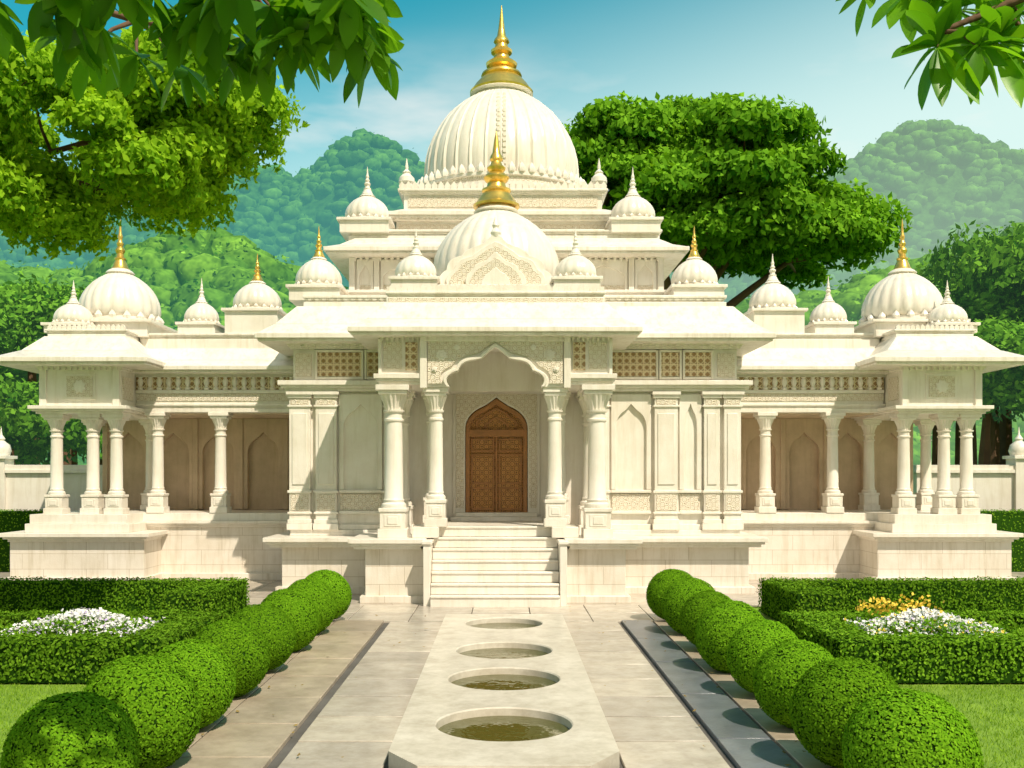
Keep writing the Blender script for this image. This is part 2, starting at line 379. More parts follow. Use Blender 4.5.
# porch entablature
for s in (-1,1):
    a,b_=sorted((pc+s*1.30,pc+s*2.0))
    cornice(W,a+ .02,b_-.02,17.27,19.0,3.762,3.95,.12)
    W.box(a,b_,17.28,19.0,3.95,4.60)
    if s<0: CV.box(a+.06,b_-.32,17.262,17.3,4.04,4.50)
    else: CV.box(a+.32,b_-.06,17.262,17.3,4.04,4.50)
    JL.box(*( (b_-.26,b_-.05) if s<0 else (a+.05,a+.26)),17.25,17.3,4.02,4.50)
    W.box(pc+s*2.0-.03,pc+s*2.0+.03,17.24,17.36,3.96,4.56)
x0,x1=pc-1.235,pc+1.235
framed(W,x0,x1,3.72,4.60,pc,.88,3.72,4.42,17.20,17.42,5,.10)
framed(CV,x0+.07,x1-.07,3.78,4.50,pc,.98,3.78,4.499,17.165,17.2,5,.06)
for s in (-1,1):
    W.box(pc+s*1.24-.06,pc+s*1.24+.06,17.13,17.4,3.70,4.60)
    for rx,rz,rr in ((.93,4.27,.11),(.66,4.40,.06),(1.05,4.02,.06)):
        pts=[(pc+s*rx+rr*(1 if t%2 else .72)*math.cos(t*math.pi/8),rz+rr*(1 if t%2 else .72)*math.sin(t*math.pi/8)) for t in range(16)]
        W.prism(pts,17.145,17.17); W.prism([(pc+s*rx+rr*.4*math.cos(t*.785),rz+rr*.4*math.sin(t*.785)) for t in range(8)],17.125,17.146)
a1=arch(pc,.93,3.72,4.47,60,5,.10); a2=arch(pc,.87,3.72,4.40,60,5,.10)
W.prism(a1+a2[::-1],17.12,17.22)
W.box(x0-.05,x1+.05,17.12,17.5,4.5,4.602)
dent(pc-2.0,pc-1.3,17.24,4.52,4.60,.09,.05); dent(pc+1.3,pc+2.0,17.24,4.52,4.60,.09,.05); dent(pc-1.25,pc+1.25,17.12,4.515,4.598,.09,.045)
W.box(pc-2.02,pc+2.02,17.3,19.0,4.55,4.62)
eave(pc-2.0,pc+2.0,17.35,19.2,4.63,.50,.50,.06)
RF.box(pc-1.92,pc+1.92,17.5,19.3,5.15,5.33)
cornice(RF,pc-1.86,pc+1.86,17.56,19.3,5.33,5.43,.08)
CV.box(pc-1.88,pc+1.88,17.485,17.5,5.18,5.31)
merlons(pc-1.88,pc+1.88,17.53,5.43,.11,.15)
merlons_side(17.6,19.2,pc-1.9,5.43,.12,.15); merlons_side(17.6,19.2,pc+1.9,5.43,.12,.15)
RF.box(pc-1.7,pc+1.7,17.75,19.4,5.43,5.6)
DM.lathe(pc,19.5,[(1.3,5.5),(1.3,5.72),(1.38,5.74),(1.38,5.82),(1.22,5.84)],64)
dome(pc,19.5,5.70,1.24,1.68,1.5,True,28,False,n=196,fr=.33,amp=.03)
W.prism(arch(pc-.0,1.05,5.6,6.60,70,7,.06),18.02,18.14)
W.prism(arch(pc,.92,5.6,6.46,60,6,.06),17.96,18.03)
CV.prism(arch(pc,.84,5.6,6.36,60,6,.06),17.93,17.97)
W.prism(arch(pc,.56,5.6,6.22,50,5,.06),17.88,17.94)
CV.prism(arch(pc,.47,5.6,6.11,50),17.85,17.89)
W.prism(arch(pc,.26,5.6,5.93,40),17.82,17.86)
W.lathe(pc,18.08,[(.07,6.52),(.1,6.60),(.05,6.68),(.07,6.73),(.01,6.9)],12)
for s in (-1,1):
    dome(pc+s*1.45,18.1,5.72,.38,.48,.5,False,14,True,pedh=.3)
# --- mid body
W.box(XL+.03,-1.42,19.02,24,1.16,3.80); W.box(1.12,XR-.03,19.02,24,1.16,3.80)
W.box(-1.419,1.119,19.95,24,1.16,3.95)
W.box(XL+.05,XR-.05,19.04,23.98,3.80,4.75)
cornice(W,XL-.02,pc-2.1,18.92,23.9,3.79,3.985,.17); cornice(W,pc+2.1,XR+.02,18.92,23.9,3.79,3.985,.17)
cornice(W,XL+.03,XR-.03,18.98,23.9,4.60,4.72,.08)
dent(XL,pc-2.1,19.0,4.60,4.73,.13,.15); dent(pc+2.1,XR,19.0,4.60,4.73,.13,.15)
def pil(a,b,z0=1.16,z1=3.79):
    y=18.90
    W.box(a,b,y,19.1,z0,z1-.12)
    W.box(a-.04,b+.04,y-.05,19.1,z0,z0+.12); W.box(a-.025,b+.025,y-.03,19.1,z0+.12,z0+.2)
    W.box(a-.03,b+.03,y-.03,19.1,1.46,1.50); W.box(a-.03,b+.03,y-.03,19.1,1.86,1.91)
    CV.box(a+.03,b-.03,y-.012,y+.02,1.53,1.83)
    CV.box(a+.03,b-.03,y-.012,y+.02,z1-.25,z1-.14)
    W.box(a-.03,b+.03,y-.03,19.1,z1-.30,z1-.26)
    W.box(a-.03,b+.03,y-.035,19.1,z1-.13,z1-.07); W.box(a-.05,b+.05,y-.07,19.1,z1-.07,z1-.002)
    W.box(a+.06,b-.06,y-.02,y+.02,2.02,z1-.42)
pil(-4.08,-3.68); pil(-3.58,-3.18); pil(2.86,3.30); pil(3.80,4.10); pil(4.18,4.50)
pil(-2.28,-2.06); pil(1.78,2.00)
def panel(a,b):
    c=(a+b)/2
    framed(W,a,b,1.92,3.74,c,(b-a)/2-.09,3.1,3.55,18.95,19.03)
    W.box(a,b,18.93,19.03,1.86,1.915); CV.box(a+.02,b-.02,18.98,19.03,1.52,1.84); W.box(a,b,18.94,19.03,1.46,1.52)
    W.box(a,b,18.96,19.03,1.16,1.26)
panel(-3.14,-2.32); panel(2.04,2.80); panel(3.34,3.76)
CV.box(-3.98,-3.68,19.0,19.05,4.08,4.52); CV.box(4.08,4.40,19.0,19.05,4.08,4.52)
for a,b in ((-3.56,-2.72),(-2.62,-2.15),(2.0,2.9),(3.0,3.35),(3.45,3.95)):
    JL.box(a,b,19.0,19.05,4.08,4.54)
    for q in (a-.04,b+.0): W.box(q,q+.04,18.97,19.06,4.02,4.58)
    W.box(a,b,18.975,19.06,4.02,4.075); W.box(a,b,18.975,19.06,4.545,4.59)
eave(XL,XR,19.0,24.0,4.74,.55,.60,.10,.10)
RF.box(XL+.2,XR-.2,19.25,23.8,5.40,5.55)
cornice(RF,XL+.28,XR-.28,19.33,23.7,5.55,5.68,.09)
dent(XL+.25,XR-.25,19.31,5.56,5.62,.14,.05)
for x in (-3.72,3.82): dome(x,20.0,5.92,.46,.62,.65,True,16,pedh=.3)
def door():
    c=pc
    framed(W,c-1.20,c+1.15,1.30,3.95,c,.72,3.2,3.86,19.75,19.96)
    framed(W,c-.86,c+.86,1.30,3.90,c,.62,3.12,3.74,19.70,19.80)
    framed(CV,c-.80,c+.80,1.55,3.82,c,.65,3.12,3.78,19.675,19.702)
    W.box(c-.9,c+.9,19.45,19.95,1.298,1.38); W.box(c-.8,c+.8,19.55,19.95,1.38,1.46)
    y=19.84
    DG.prism([(c-.63,1.46)]+arch(c,.63,3.1,3.76,40)+[(c+.63,1.46)],y,y+.1)
    fr=arch(c,.61,3.1,3.72,40); fi=arch(c,.53,3.1,3.60,40)
    DR.prism([(c-.61,1.46)]+fr+[(c+.61,1.46),(c+.53,1.46)]+fi[::-1]+[(c-.53,1.46)],y-.08,y+.01)
    DR.box(c-.54,c+.54,y-.09,y,2.96,3.10)
    DR.box(c-.02,c+.02,y-.06,y,1.46,2.96)
    for s in (-1,1):
        for z0,z1 in ((1.50,1.96),(2.02,2.62),(2.66,2.93)):
            a,b=sorted((c+s*.04,c+s*.51))
            DR.box(a,b,y-.03,y,z0,z0+.04); DR.box(a,b,y-.03,y,z1-.04,z1); DR.box(a,a+.04,y-.03,y,z0+.04,z1-.04); DR.box(b-.04,b,y-.03,y,z0+.04,z1-.04)
    for r_ in (.44,.26):
        fr=arch(c,r_,3.12,3.12+r_*1.05,40,4,.1); fi=arch(c,r_-.05,3.12,3.12+(r_-.05)*1.05,40,4,.1)
        DR.prism(fr+fi[::-1],y-.03,y)
door()
# --- tier 2
W.box(-3.45,3.5,20.4,24.6,5.5,5.85); cornice(W,-3.45,3.5,20.4,24.6,5.85,5.98,.1)
W.box(-3.2,3.3,21.0,25.5,5.9,6.80)
for a,b in ((-3.1,-2.75),(-2.6,-1.5),(1.55,2.6),(2.75,3.2)):
    framed(W,a,b,6.0,6.74,(a+b)/2,(b-a)/2-.06,6.35,6.62,20.95,21.01)
    CV.box(a+.06,b-.06,20.99,21.012,6.02,6.2)
for x in (-3.2,-2.68,2.68,3.3): W.box(x-.06,x+.06,20.92,21.02,5.98,6.8)
dent(-3.2,3.3,20.98,6.70,6.80,.13,.1)
eave(-3.2,3.3,21.0,25.5,6.82,.52,.30,.05,.09)
RF.box(-3.3,3.3,21.1,25.4,7.15,7.28)
cornice(RF,-3.2,3.25,21.15,25.3,7.28,7.40,.1)
for x in (-2.95,2.78): dome(x,21.5,7.62,.48,.60,.62,False,16,pedh=.3)
# --- tier 3
W.box(-2.35,2.30,21.7,26.3,7.35,7.72); CV.box(-2.3,2.25,21.68,21.7,7.46,7.66)
cornice(W,-2.45,2.4,21.65,26.3,7.72,7.90,.18); dent(-2.5,2.45,21.58,7.73,7.80,.13,.06)
RF.frus((-2.5,2.45,21.55,26.4),7.90,(-2.25,2.2,21.8,26.2),8.02)
W.box(-2.2,2.15,21.85,26.1,8.02,8.35); CV.box(-2.1,2.05,21.83,21.86,8.08,8.30)
cornice(W,-2.22,2.17,21.83,26.1,8.35,8.46,.1)
merlons(-2.3,2.25,21.74,8.46,.14,.16)
for x in (-2.15,2.1):
    y=22.0
    CB.sq(x,y,[(.13,8.46,8.6)]); DM.lathe(x,y,[(.14,8.6),(.18,8.66),(.17,8.76),(.08,8.85),(.1,8.88),(.03,8.95),(.04,9.0),(.005,9.2)],14)
mx=-.06
DM.lathe(mx,24.0,[(2.05,8.4),(2.05,8.58),(2.12,8.60),(2.12,8.68),(1.98,8.70),(1.98,8.82),(2.06,8.84),(2.06,8.91),(1.9,8.93)],96)
CV.lathe(mx,24.0,[(2.0,8.705),(2.0,8.835)],96)
for i in range(56):
    a=2*math.pi*i/56; x=mx+2.04*math.cos(a); y=24+2.04*math.sin(a)
    DM.lathe(x,y,[(.075,8.91),(.09,8.98),(.06,9.05),(.005,9.13)],6)
pr=[(.95,0),(.985,.05),(1.0,.12),(1.0,.22),(.985,.32),(.95,.43),(.89,.54),(.81,.65),(.70,.76),(.57,.85),(.44,.92),(.36,.96),(.32,1.0)]
MZ,MH=8.90,2.46
def mdome():
    n=32*8; vs=[];fs=[]
    r0=1.88
    for a_,b_ in pr:
        for i in range(n):
            t=2*math.pi*i/n; ph=(i%8)/8
            rib=.045 if ph in (0,) else (.0 if ph in (.125,.875) else .02*math.sin(ph*math.pi))
            q=r0*a_*(1-.03)+rib*(.4+.6*a_)
            vs.append((mx+q*math.cos(t),24+q*math.sin(t),MZ+MH*b_))
    m=len(pr)
    for j in range(m-1):
        for i in range(n):
            k=(i+1)%n; fs.append((j*n+i,j*n+k,(j+1)*n+k,(j+1)*n+i))
    DS.add(vs,fs)
mdome()
for j in range(16):
    t=j/15; b_=.06+t*.78
    rr=np.interp(b_,[p[1] for p in pr],[p[0] for p in pr])*1.88
    zz=MZ+MH*b_
    for dx in (-.07,.07):
        DM.box(mx+dx-.035,mx+dx+.035,24-math.sqrt(max(rr**2-dx**2,0))-.005,24-rr+.1,zz-.05,zz+.035)
q=MZ+MH-11.45
DM.lathe(mx,24,[(.70,11.40+q),(.76,11.44+q),(.70,11.50+q)],48)
GD.lathe(mx,24,[(r_,z_+q*(1-(z_-11.4)/2.2)) for r_,z_ in [(.74,11.45),(.76,11.50),(.70,11.56),(.63,11.66),(.50,11.80),(.45,11.84),(.49,11.88),(.47,11.93),(.33,11.97),(.29,12.04),(.36,12.09),(.38,12.16),(.30,12.22),
 (.20,12.28),(.18,12.36),(.25,12.41),(.26,12.47),(.17,12.53),(.14,12.62),(.19,12.67),(.17,12.73),(.11,12.8),(.075,13.0),(.03,13.35),(.01,13.52)]],40)
# --- wings and pavilions
def wing(s,inner,outer,cols,domes):
    a,b=sorted((inner,outer))
    PL.box(a,b,21.0,23.4,-.02,1.10); cornice(W,a,b,21.0,23.4,1.10,1.24,.10); W.box(a,b,20.98,23.4,1.24,1.40)
    PL.box(a,b,20.85,23.4,-.021,.14)
    a2,b2=(a-1.4,b) if s<0 else (a,b+1.4)
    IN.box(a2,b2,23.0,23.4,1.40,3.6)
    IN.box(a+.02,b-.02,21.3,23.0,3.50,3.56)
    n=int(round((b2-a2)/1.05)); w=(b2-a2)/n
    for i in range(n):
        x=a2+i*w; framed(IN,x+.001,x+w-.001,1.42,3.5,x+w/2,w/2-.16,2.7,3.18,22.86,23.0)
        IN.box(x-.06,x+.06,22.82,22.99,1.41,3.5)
    for c in cols: column(c,21.15,1.40,3.52,.12)
    W.box(a,b,20.99,23.3,3.565,4.34); W.box(a,b,20.97,21.35,3.52,3.60)
    cornice(W,a,b,21.0,23.3,3.60,3.70,.05)
    CV.box(a,b,20.975,21.0,3.76,3.91); JL.box(a,b,20.97,21.0,4.0,4.26)
    cornice(W,a,b,21.0,23.2,4.26,4.37,.1); W.box(a,b,20.93,21.0,3.92,3.99)
    n=int((b-a)/.19); w=(b-a)/n
    for i in range(n):
        c=a+(i+.5)*w
        DM.lathe(c,20.95,[(.05,3.99),(.06,4.02),(.03,4.06),(.06,4.13),(.055,4.2),(.035,4.23),(.05,4.262)],8)
    eave(a,b,21.1,23.2,4.38,.48,.42,.05,.09)
    RF.box(a,b,21.2,23.1,4.85,5.10); cornice(RF,a,b,21.25,23.0,5.10,5.22,.08)
    for x,r,h,fh,g in domes: dome(x,21.8,5.48 if r<.45 else 5.75,r,h,fh,g,14,pedh=.3 if r<.45 else .55)
wing(-1,XL+.1,-7.75,(-7.35,-6.02),[(-5.40,.52,.66,.62,True),(-6.62,.37,.50,.52,False)])
wing(1,XR-.1,8.0,(5.55,6.98),[(5.88,.50,.66,.62,False),(7.10,.39,.52,.55,False)])
def pavilion(cx,s,fx):
    h=.82
    PL.box(cx-1.35,cx+1.35,20.0,23.3,-.02,.86); PL.box(cx-1.42,cx+1.42,19.93,23.35,-.022,.15)
    cornice(W,cx-1.3,cx+1.3,20.02,23.3,.86,1.04,.2)
    W.box(cx-1.05,cx+1.05,20.0,23.2,1.04,1.22); W.box(cx-.98,cx+.98,20.06,23.1,1.22,1.405)
    for x in fx: column(cx+x,20.35,1.405,3.44,.125)
    column(cx+s*.64,22.4,1.405,3.44,.12); column(cx-s*.64,22.4,1.405,3.44,.12)
    cornice(W,cx-h,cx+h,20.15,22.6,3.44,3.60,.17)
    W.box(cx-h,cx+h,20.15,22.6,3.60,4.48)
    CV.box(cx-.26,cx+.26,20.115,20.15,3.78,4.2); W.box(cx-.32,cx+.32,20.13,20.16,3.72,4.26)
    W.prism([(cx+.15*(1 if t%2 else .7)*math.cos(t*math.pi/8),3.99+.15*(1 if t%2 else .7)*math.sin(t*math.pi/8)) for t in range(16)],20.09,20.12)
    for x in (-1,1): W.box(cx+x*.74-.07,cx+x*.74+.07,20.1,20.2,3.6,4.42)
    for yy in (20.5,21.3,22.1): 
        for x in (-1,1): CV.box(cx+x*(h+.01)-.02,cx+x*(h+.01)+.02,yy-.25,yy+.25,3.74,4.2)
    cornice(W,cx-h,cx+h,20.15,22.6,4.32,4.46,.08); dent(cx-h,cx+h,20.1,4.32,4.42,.12,.06)
    eave(cx-h,cx+h,20.35,22.9,4.44,.72,.50,.0,.10)
    RF.box(cx-.80,cx+.80,20.45,22.8,5.0,5.1); cornice(RF,cx-.76,cx+.76,20.5,22.8,5.1,5.2,.08)
    merlons(cx-.8,cx+.8,20.44,5.2,.1,.1)
    dome(cx+(.10 if s<0 else -.05),22.0,5.48,.86,1.20,1.15,True,22,pedh=.35,fr=.2)
    dome(cx+(-.50 if s<0 else .50),21.0,5.34,.40,.48,.48,False,14,pedh=.2)
pavilion(-8.58,-1,(-.56,.18,.66)); pavilion(8.85,1,(-.68,.14,.60))

W.obj('walls',M_MARBLE,temple,.008); PL.obj('plinth',M_PLINTH,temple,.012); ST.obj('steps',M_MARBLE,temple,.012); RF.obj('roof_eaves',M_ROOF,temple,.012)
CB.obj('column_bases',M_MARBLE,temple,.008); CS.obj('column_shafts',M_MARBLE,temple); DM.obj('dome_mouldings',M_MARBLE,temple)
DN.obj('dentil_brackets',M_MARBLE,temple)
DS.obj('ribbed_domes',M_MARBLE,temple,angle=60); GD.obj('gilded_finials',M_GOLD,temple); CV.obj('carved_panels',M_CARVE,temple)
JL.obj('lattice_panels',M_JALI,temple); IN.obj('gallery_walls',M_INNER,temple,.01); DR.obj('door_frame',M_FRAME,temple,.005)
DG.obj('door',M_DOOR,temple)

# ------------------------------------------------------------ boundary walls
for s,x in ((-1,-9.9),(1,10.2)):
    b=B(); a,c=sorted((x,x+s*25))
    b.box(a,c,24.6,24.9,-.02,2.25); b.box(a-.05,c+.05,24.52,24.98,2.25,2.33); b.box(a-.02,c+.02,24.56,24.94,2.33,2.45)
    for k in range(5):
        px=x+s*(2.6+4.5*k)
        b.box(px-.2,px+.2,24.5,25.0,-.02,2.6); b.box(px-.26,px+.26,24.44,25.06,2.6,2.68)
        b.lathe(px,24.75,[(.2,2.68),(.24,2.8),(.2,2.95),(.08,3.05),(.1,3.1),(.03,3.2),(.005,3.4)],16)
    b.obj('boundary_wall',M_MARBLE,None,.01)

# ------------------------------------------------------------ ground
def sheet(name,x0,x1,y0,y1,z,m):
    b=B(); b.add([(x0,y0,z),(x1,y0,z),(x1,y1,z),(x0,y1,z)],[(0,1,2,3)]); return b.obj(name,m)
sheet('ground',-600,600,-200,900,-.05,M_GRASS)
sheet('path_bed',-3.35,3.25,1,17,-.028,M_GROUT)
sheet('terrace_bed',-12.5,12.5,16.9,24.5,-.032,M_GROUT)
T=B()
def tiles(x0,x1,y0,y1,nx,ny,z=0,gap=.014,mi=0):
    wx=(x1-x0)/nx; wy=(y1-y0)/ny
    for i in range(nx):
        for j in range(ny):
            zz=z+random.uniform(-.002,.002)
            T.box(x0+i*wx+gap/2,x0+(i+1)*wx-gap/2,y0+j*wy+gap/2,y0+(j+1)*wy-gap/2,-.04,zz,random.random(),mi)
for s in (-1,1):
    a,b_=sorted((s*.90,s*1.72)); tiles(a,b_,1.5,14.95,1,16,gap=.028)
tiles(-3.25,-1.80,1.5,15.0,2,13,.012,.014,mi=1)
tiles(1.76,2.22,1.5,15.0,1,8,.02,.02,mi=2)
tiles(2.24,3.1,1.5,15.0,1,12,.01,.014,mi=1)
tiles(-.9,.9,1.5,7.1,2,6)
tiles(-3.3,3.2,14.98,16.9,7,2)
tiles(-12.4,12.4,16.9,24,26,8,-.004)
T.obj('paving',[M_PAVE,M_PAVE2,M_GREY],None,.006)
T=B(); tiles(-12,-3.35,13.25,14.0,10,1,-.01,mi=0); tiles(3.25,12,13.25,14.0,10,1,-.01,mi=0)
T.obj('garden_path',[M_PAVE,M_PAVE2,M_GREY],None,.006)
# fountain slab
fs=B(); hw=.87; ztop=.12
secs=[(8.35,7.5,9.28,.58),(10.2,9.28,11.0,.58),(11.85,11.0,12.95,.58),(14.0,12.95,14.9,.55)]
n=64; wat=B()
for cy,ya,yb,r in secs:
    ang=[2*math.pi*i/n for i in range(n)]; outer=[]
    for a in ang:
        dx,dy=math.cos(a),math.sin(a)
        t=min(hw/abs(dx) if abs(dx)>1e-6 else 9e9, ((yb-cy)/dy if dy>0 else (ya-cy)/dy) if abs(dy)>1e-6 else 9e9)
        outer.append((dx*t,cy+dy*t))
    for cxx in (-hw,hw):
        for cyy in (ya,yb):
            k=min(range(n),key=lambda i:(outer[i][0]-cxx)**2+(outer[i][1]-cyy)**2); outer[k]=(cxx,cyy)
    rings=[[(x,y,ztop) for x,y in outer],[(r*math.cos(a),cy+r*math.sin(a),ztop) for a in ang],
           [((r-.012)*math.cos(a),cy+(r-.012)*math.sin(a),ztop-.012) for a in ang],[((r-.016)*math.cos(a),cy+(r-.016)*math.sin(a),-.03) for a in ang]]
    vs=[p for g in rings for p in g]; f=[]
    for j in range(len(rings)-1):
        for i in range(n):
            k=(i+1)%n; f.append((j*n+i,j*n+k,(j+1)*n+k,(j+1)*n+i))
    fs.add(vs,f)
    wat.add([((r-.01)*math.cos(a),cy+(r-.01)*math.sin(a),.045) for a in ang],[tuple(range(n))])
fr=[(-hw,7.5),(-.62,7.12),(.62,7.12),(hw,7.5)]
fs.add([(x,y,ztop) for x,y in fr],[(0,1,2,3)])
out=[(-hw,7.5),(-.62,7.12),(.62,7.12),(hw,7.5),(hw,14.9),(-hw,14.9)]
fs.add([(x,y,ztop) for x,y in out]+[(x,y,-.04) for x,y in out],[(i,(i+1)%6,(i+1)%6+6,i+6) for i in range(6)])
fo=empty('fountain_basin'); fs.obj('basin_slab',M_SLAB,fo,0); wat.obj('water',M_WATER,fo)
# fallen leaves on the paving
k=110; P=np.stack([np.where(rng.random(k)<.5,-1,1)*rng.uniform(1.0,2.9,k),rng.uniform(6.5,16.5,k),np.full(k,.030)],1)
finish_mesh('fallen_leaves',leaf_mesh('fallen_leaves',P,np.array([[0,0,1.]])+rng.normal(size=(k,3))*.2,.028*rng.uniform(.5,1.2,k),rng.random(k),.5),M_DRY)

# ------------------------------------------------------------ topiary
def ball_mesh():
    n=17000; d=sph(n); r=.40*(1+.015*np.sin(d[:,:1]*9)*np.sin(d[:,1:2]*8+1)+rng.normal(size=(n,1))*.009)
    P=d*r; return leaf_mesh('boxwood_leafage',P,d+rng.normal(size=(n,3))*.24,.0125*rng.uniform(.7,1.3,n),.45+rng.normal(size=n)*.17,.6)
bm_me=ball_mesh(); bm_me.materials.append(M_TOPI)
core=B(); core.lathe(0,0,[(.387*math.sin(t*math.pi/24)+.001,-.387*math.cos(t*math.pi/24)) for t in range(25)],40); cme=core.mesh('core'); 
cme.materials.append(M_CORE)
ys=[6.3,7.42,8.6,9.85,11.1,12.4,13.7,15.0]
def ball(x,y,s=1):
    o=bpy.data.objects.new('topiary_ball',bm_me); COL.objects.link(o); o.location=(x,y,.40*s); o.rotation_euler=(random.uniform(-.4,.4),random.uniform(-.4,.4),random.uniform(0,6.28))
    q=s*random.uniform(.95,1.03); o.scale=(q*random.uniform(.98,1.03),q,q*random.uniform(.96,1.02))
    c=bpy.data.objects.new('core',cme); COL.objects.link(c); c.parent=o
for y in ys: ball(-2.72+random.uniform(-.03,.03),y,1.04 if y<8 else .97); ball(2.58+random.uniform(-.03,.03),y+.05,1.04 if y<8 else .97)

def hedge(name,boxes,h,dens=1500):
    b=B(); Ps=[];Ns=[]
    for x0,x1,y0,y1 in boxes:
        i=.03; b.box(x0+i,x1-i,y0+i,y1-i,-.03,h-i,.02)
        faces=[((x0,x1),(y0,y1),(h,h),(0,0,1)),((x0,x1),(y0,y0),(0,h),(0,-1,0)),((x0,x1),(y1,y1),(0,h),(0,1,0)),((x0,x0),(y0,y1),(0,h),(-1,0,0)),((x1,x1),(y0,y1),(0,h),(1,0,0))]
        for fx,fy,fz,nn in faces:
            dims=[max(q[1]-q[0],0) for q in (fx,fy,fz)]; A=1
            for q in dims:
                if q>0: A*=q
            k=int(A*dens); P=np.stack([rng.uniform(q[0],q[1]+1e-9,k) for q in (fx,fy,fz)],1)
            nz=np.array([noise.noise(Vector(p)*3.5) for p in P]).reshape(-1,1) if k else np.zeros((0,1))
            P=P+np.array(nn)*(nz*.03+rng.normal(size=(k,1))*.012)
            Ps.append(P); Ns.append(np.tile(np.array(nn,float),(k,1))+rng.normal(size=(k,3))*.3)
    P=np.concatenate(Ps); Q=np.concatenate(Ns)
    me=leaf_mesh(name+'_leaves',P,Q,.021*rng.uniform(.7,1.3,len(P)),.45+rng.normal(size=len(P))*.2,.6)
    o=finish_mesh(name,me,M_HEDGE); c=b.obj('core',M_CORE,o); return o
for s in (-1,1):
    def X(a,b): return tuple(sorted((s*a,s*b)))
    hedge('box_hedge',[(*X(3.6,4.1),10.65,13.0),(*X(4.1,8.6),10.65,11.15),(*X(4.1,8.6),12.6,13.0)],.42)
    hedge('box_hedge',[(*X(4.15,4.85),14.15,16.2),(*X(4.85,11),15.6,16.2)],.52,1200)
    hedge('box_hedge',[(*X(10.4,22),22.6,23.6)],1.38,300)
    sheet('flower_bed',*X(4.1,8.6),11.15,12.6,.02,M_SOIL)
    k=2400; cx=s*5.0; 
    u=rng.normal(size=(k,2))*np.array([.40,.25]); u[:,0]=np.clip(u[:,0],-.75,.75); u[:,1]=np.clip(u[:,1],-.6,.6)
    hgt=.38+.20*np.exp(-(u[:,0]/.5)**2-(u[:,1]/.4)**2)*rng.uniform(.6,1.1,k)+rng.normal(size=k)*.02
    P=np.stack([cx+u[:,0],11.85+u[:,1],hgt],1)
    me=leaf_mesh('flower_heads',P,np.array([[0,-.4,1.]])+rng.normal(size=(k,3))*.6,.021*rng.uniform(.6,1.3,k),rng.uniform(0,1,k),.9)
    fm,nt,o_=mat('petals'); pb=N(nt,'ShaderNodeBsdfPrincipled'); at=N(nt,'ShaderNodeAttribute',attribute_name='tone')
    acc=((.50,.38,.70) if s<0 else (.85,.60,.06))
    rr=ramp(nt,[(0,(.80,.80,.78)),(.80,(.75,.73,.70)),(.84,acc),(.92,(.55,.45,.72)),(.95,(.8,.8,.8))]); rr.color_ramp.interpolation='CONSTANT'
    nt.links.new(at.outputs['Fac'],rr.inputs[0]); nt.links.new(rr.outputs[0],pb.inputs['Base Color']); nt.links.new(pb.outputs[0],o_.inputs[0])
    fo_=finish_mesh('flowers',me,fm)
    k=8000; u=rng.normal(size=(k,2))*np.array([.6,.32]); u[:,1]=np.clip(u[:,1],-.65,.65); P=np.stack([cx+u[:,0],11.87+u[:,1],rng.uniform(.05,.42,k)+.12*np.exp(-(u[:,0]/.5)**2)],1)
    me=leaf_mesh('flower_leaves',P,rng.normal(size=(k,3))+np.array([[0,0,.8]]),.035*rng.uniform(.6,1.3,k),rng.uniform(0,1,k),.4); finish_mesh('flower_leaves',me,M_HEDGE,fo_)
    if s>0:
        k=240; ctr=rng.normal(size=(k,3))*np.array([.13,.08,.05])+np.array([4.62,12.2,.60])
        ctr[120:]+=np.array([.45,.1,-.02])
        me=leaf_mesh('blooms',ctr,rng.normal(size=(k,3)),.026,rng.uniform(.85,.91,k),.8); finish_mesh('marigold_blooms',me,fm,fo_)
# grass
k=80000
Pg=[]
for s in (-1,1):
    q=np.stack([s*rng.uniform(3.35,9,k//2),rng.uniform(5.8,10.6,k//2),np.full(k//2,-.045)],1); Pg.append(q)
Pg=np.concatenate(Pg)
d=rng.normal(size=(k,3))*.35; d[:,2]=1
Nn=np.cross(d,rng.normal(size=(k,3)))
hh=rng.uniform(.018,.035,(k,1)); w=Nn/np.linalg.norm(Nn,axis=1,keepdims=True)*.004
V=np.stack([Pg-w,Pg+w,Pg+d*hh+w*.2,Pg+d*hh-w*.2],1).reshape(-1,3)
finish_mesh('grass',raw_mesh('grass',V,np.arange(4*k).reshape(-1,4),rng.uniform(0,1,k),4),M_GRASSB)

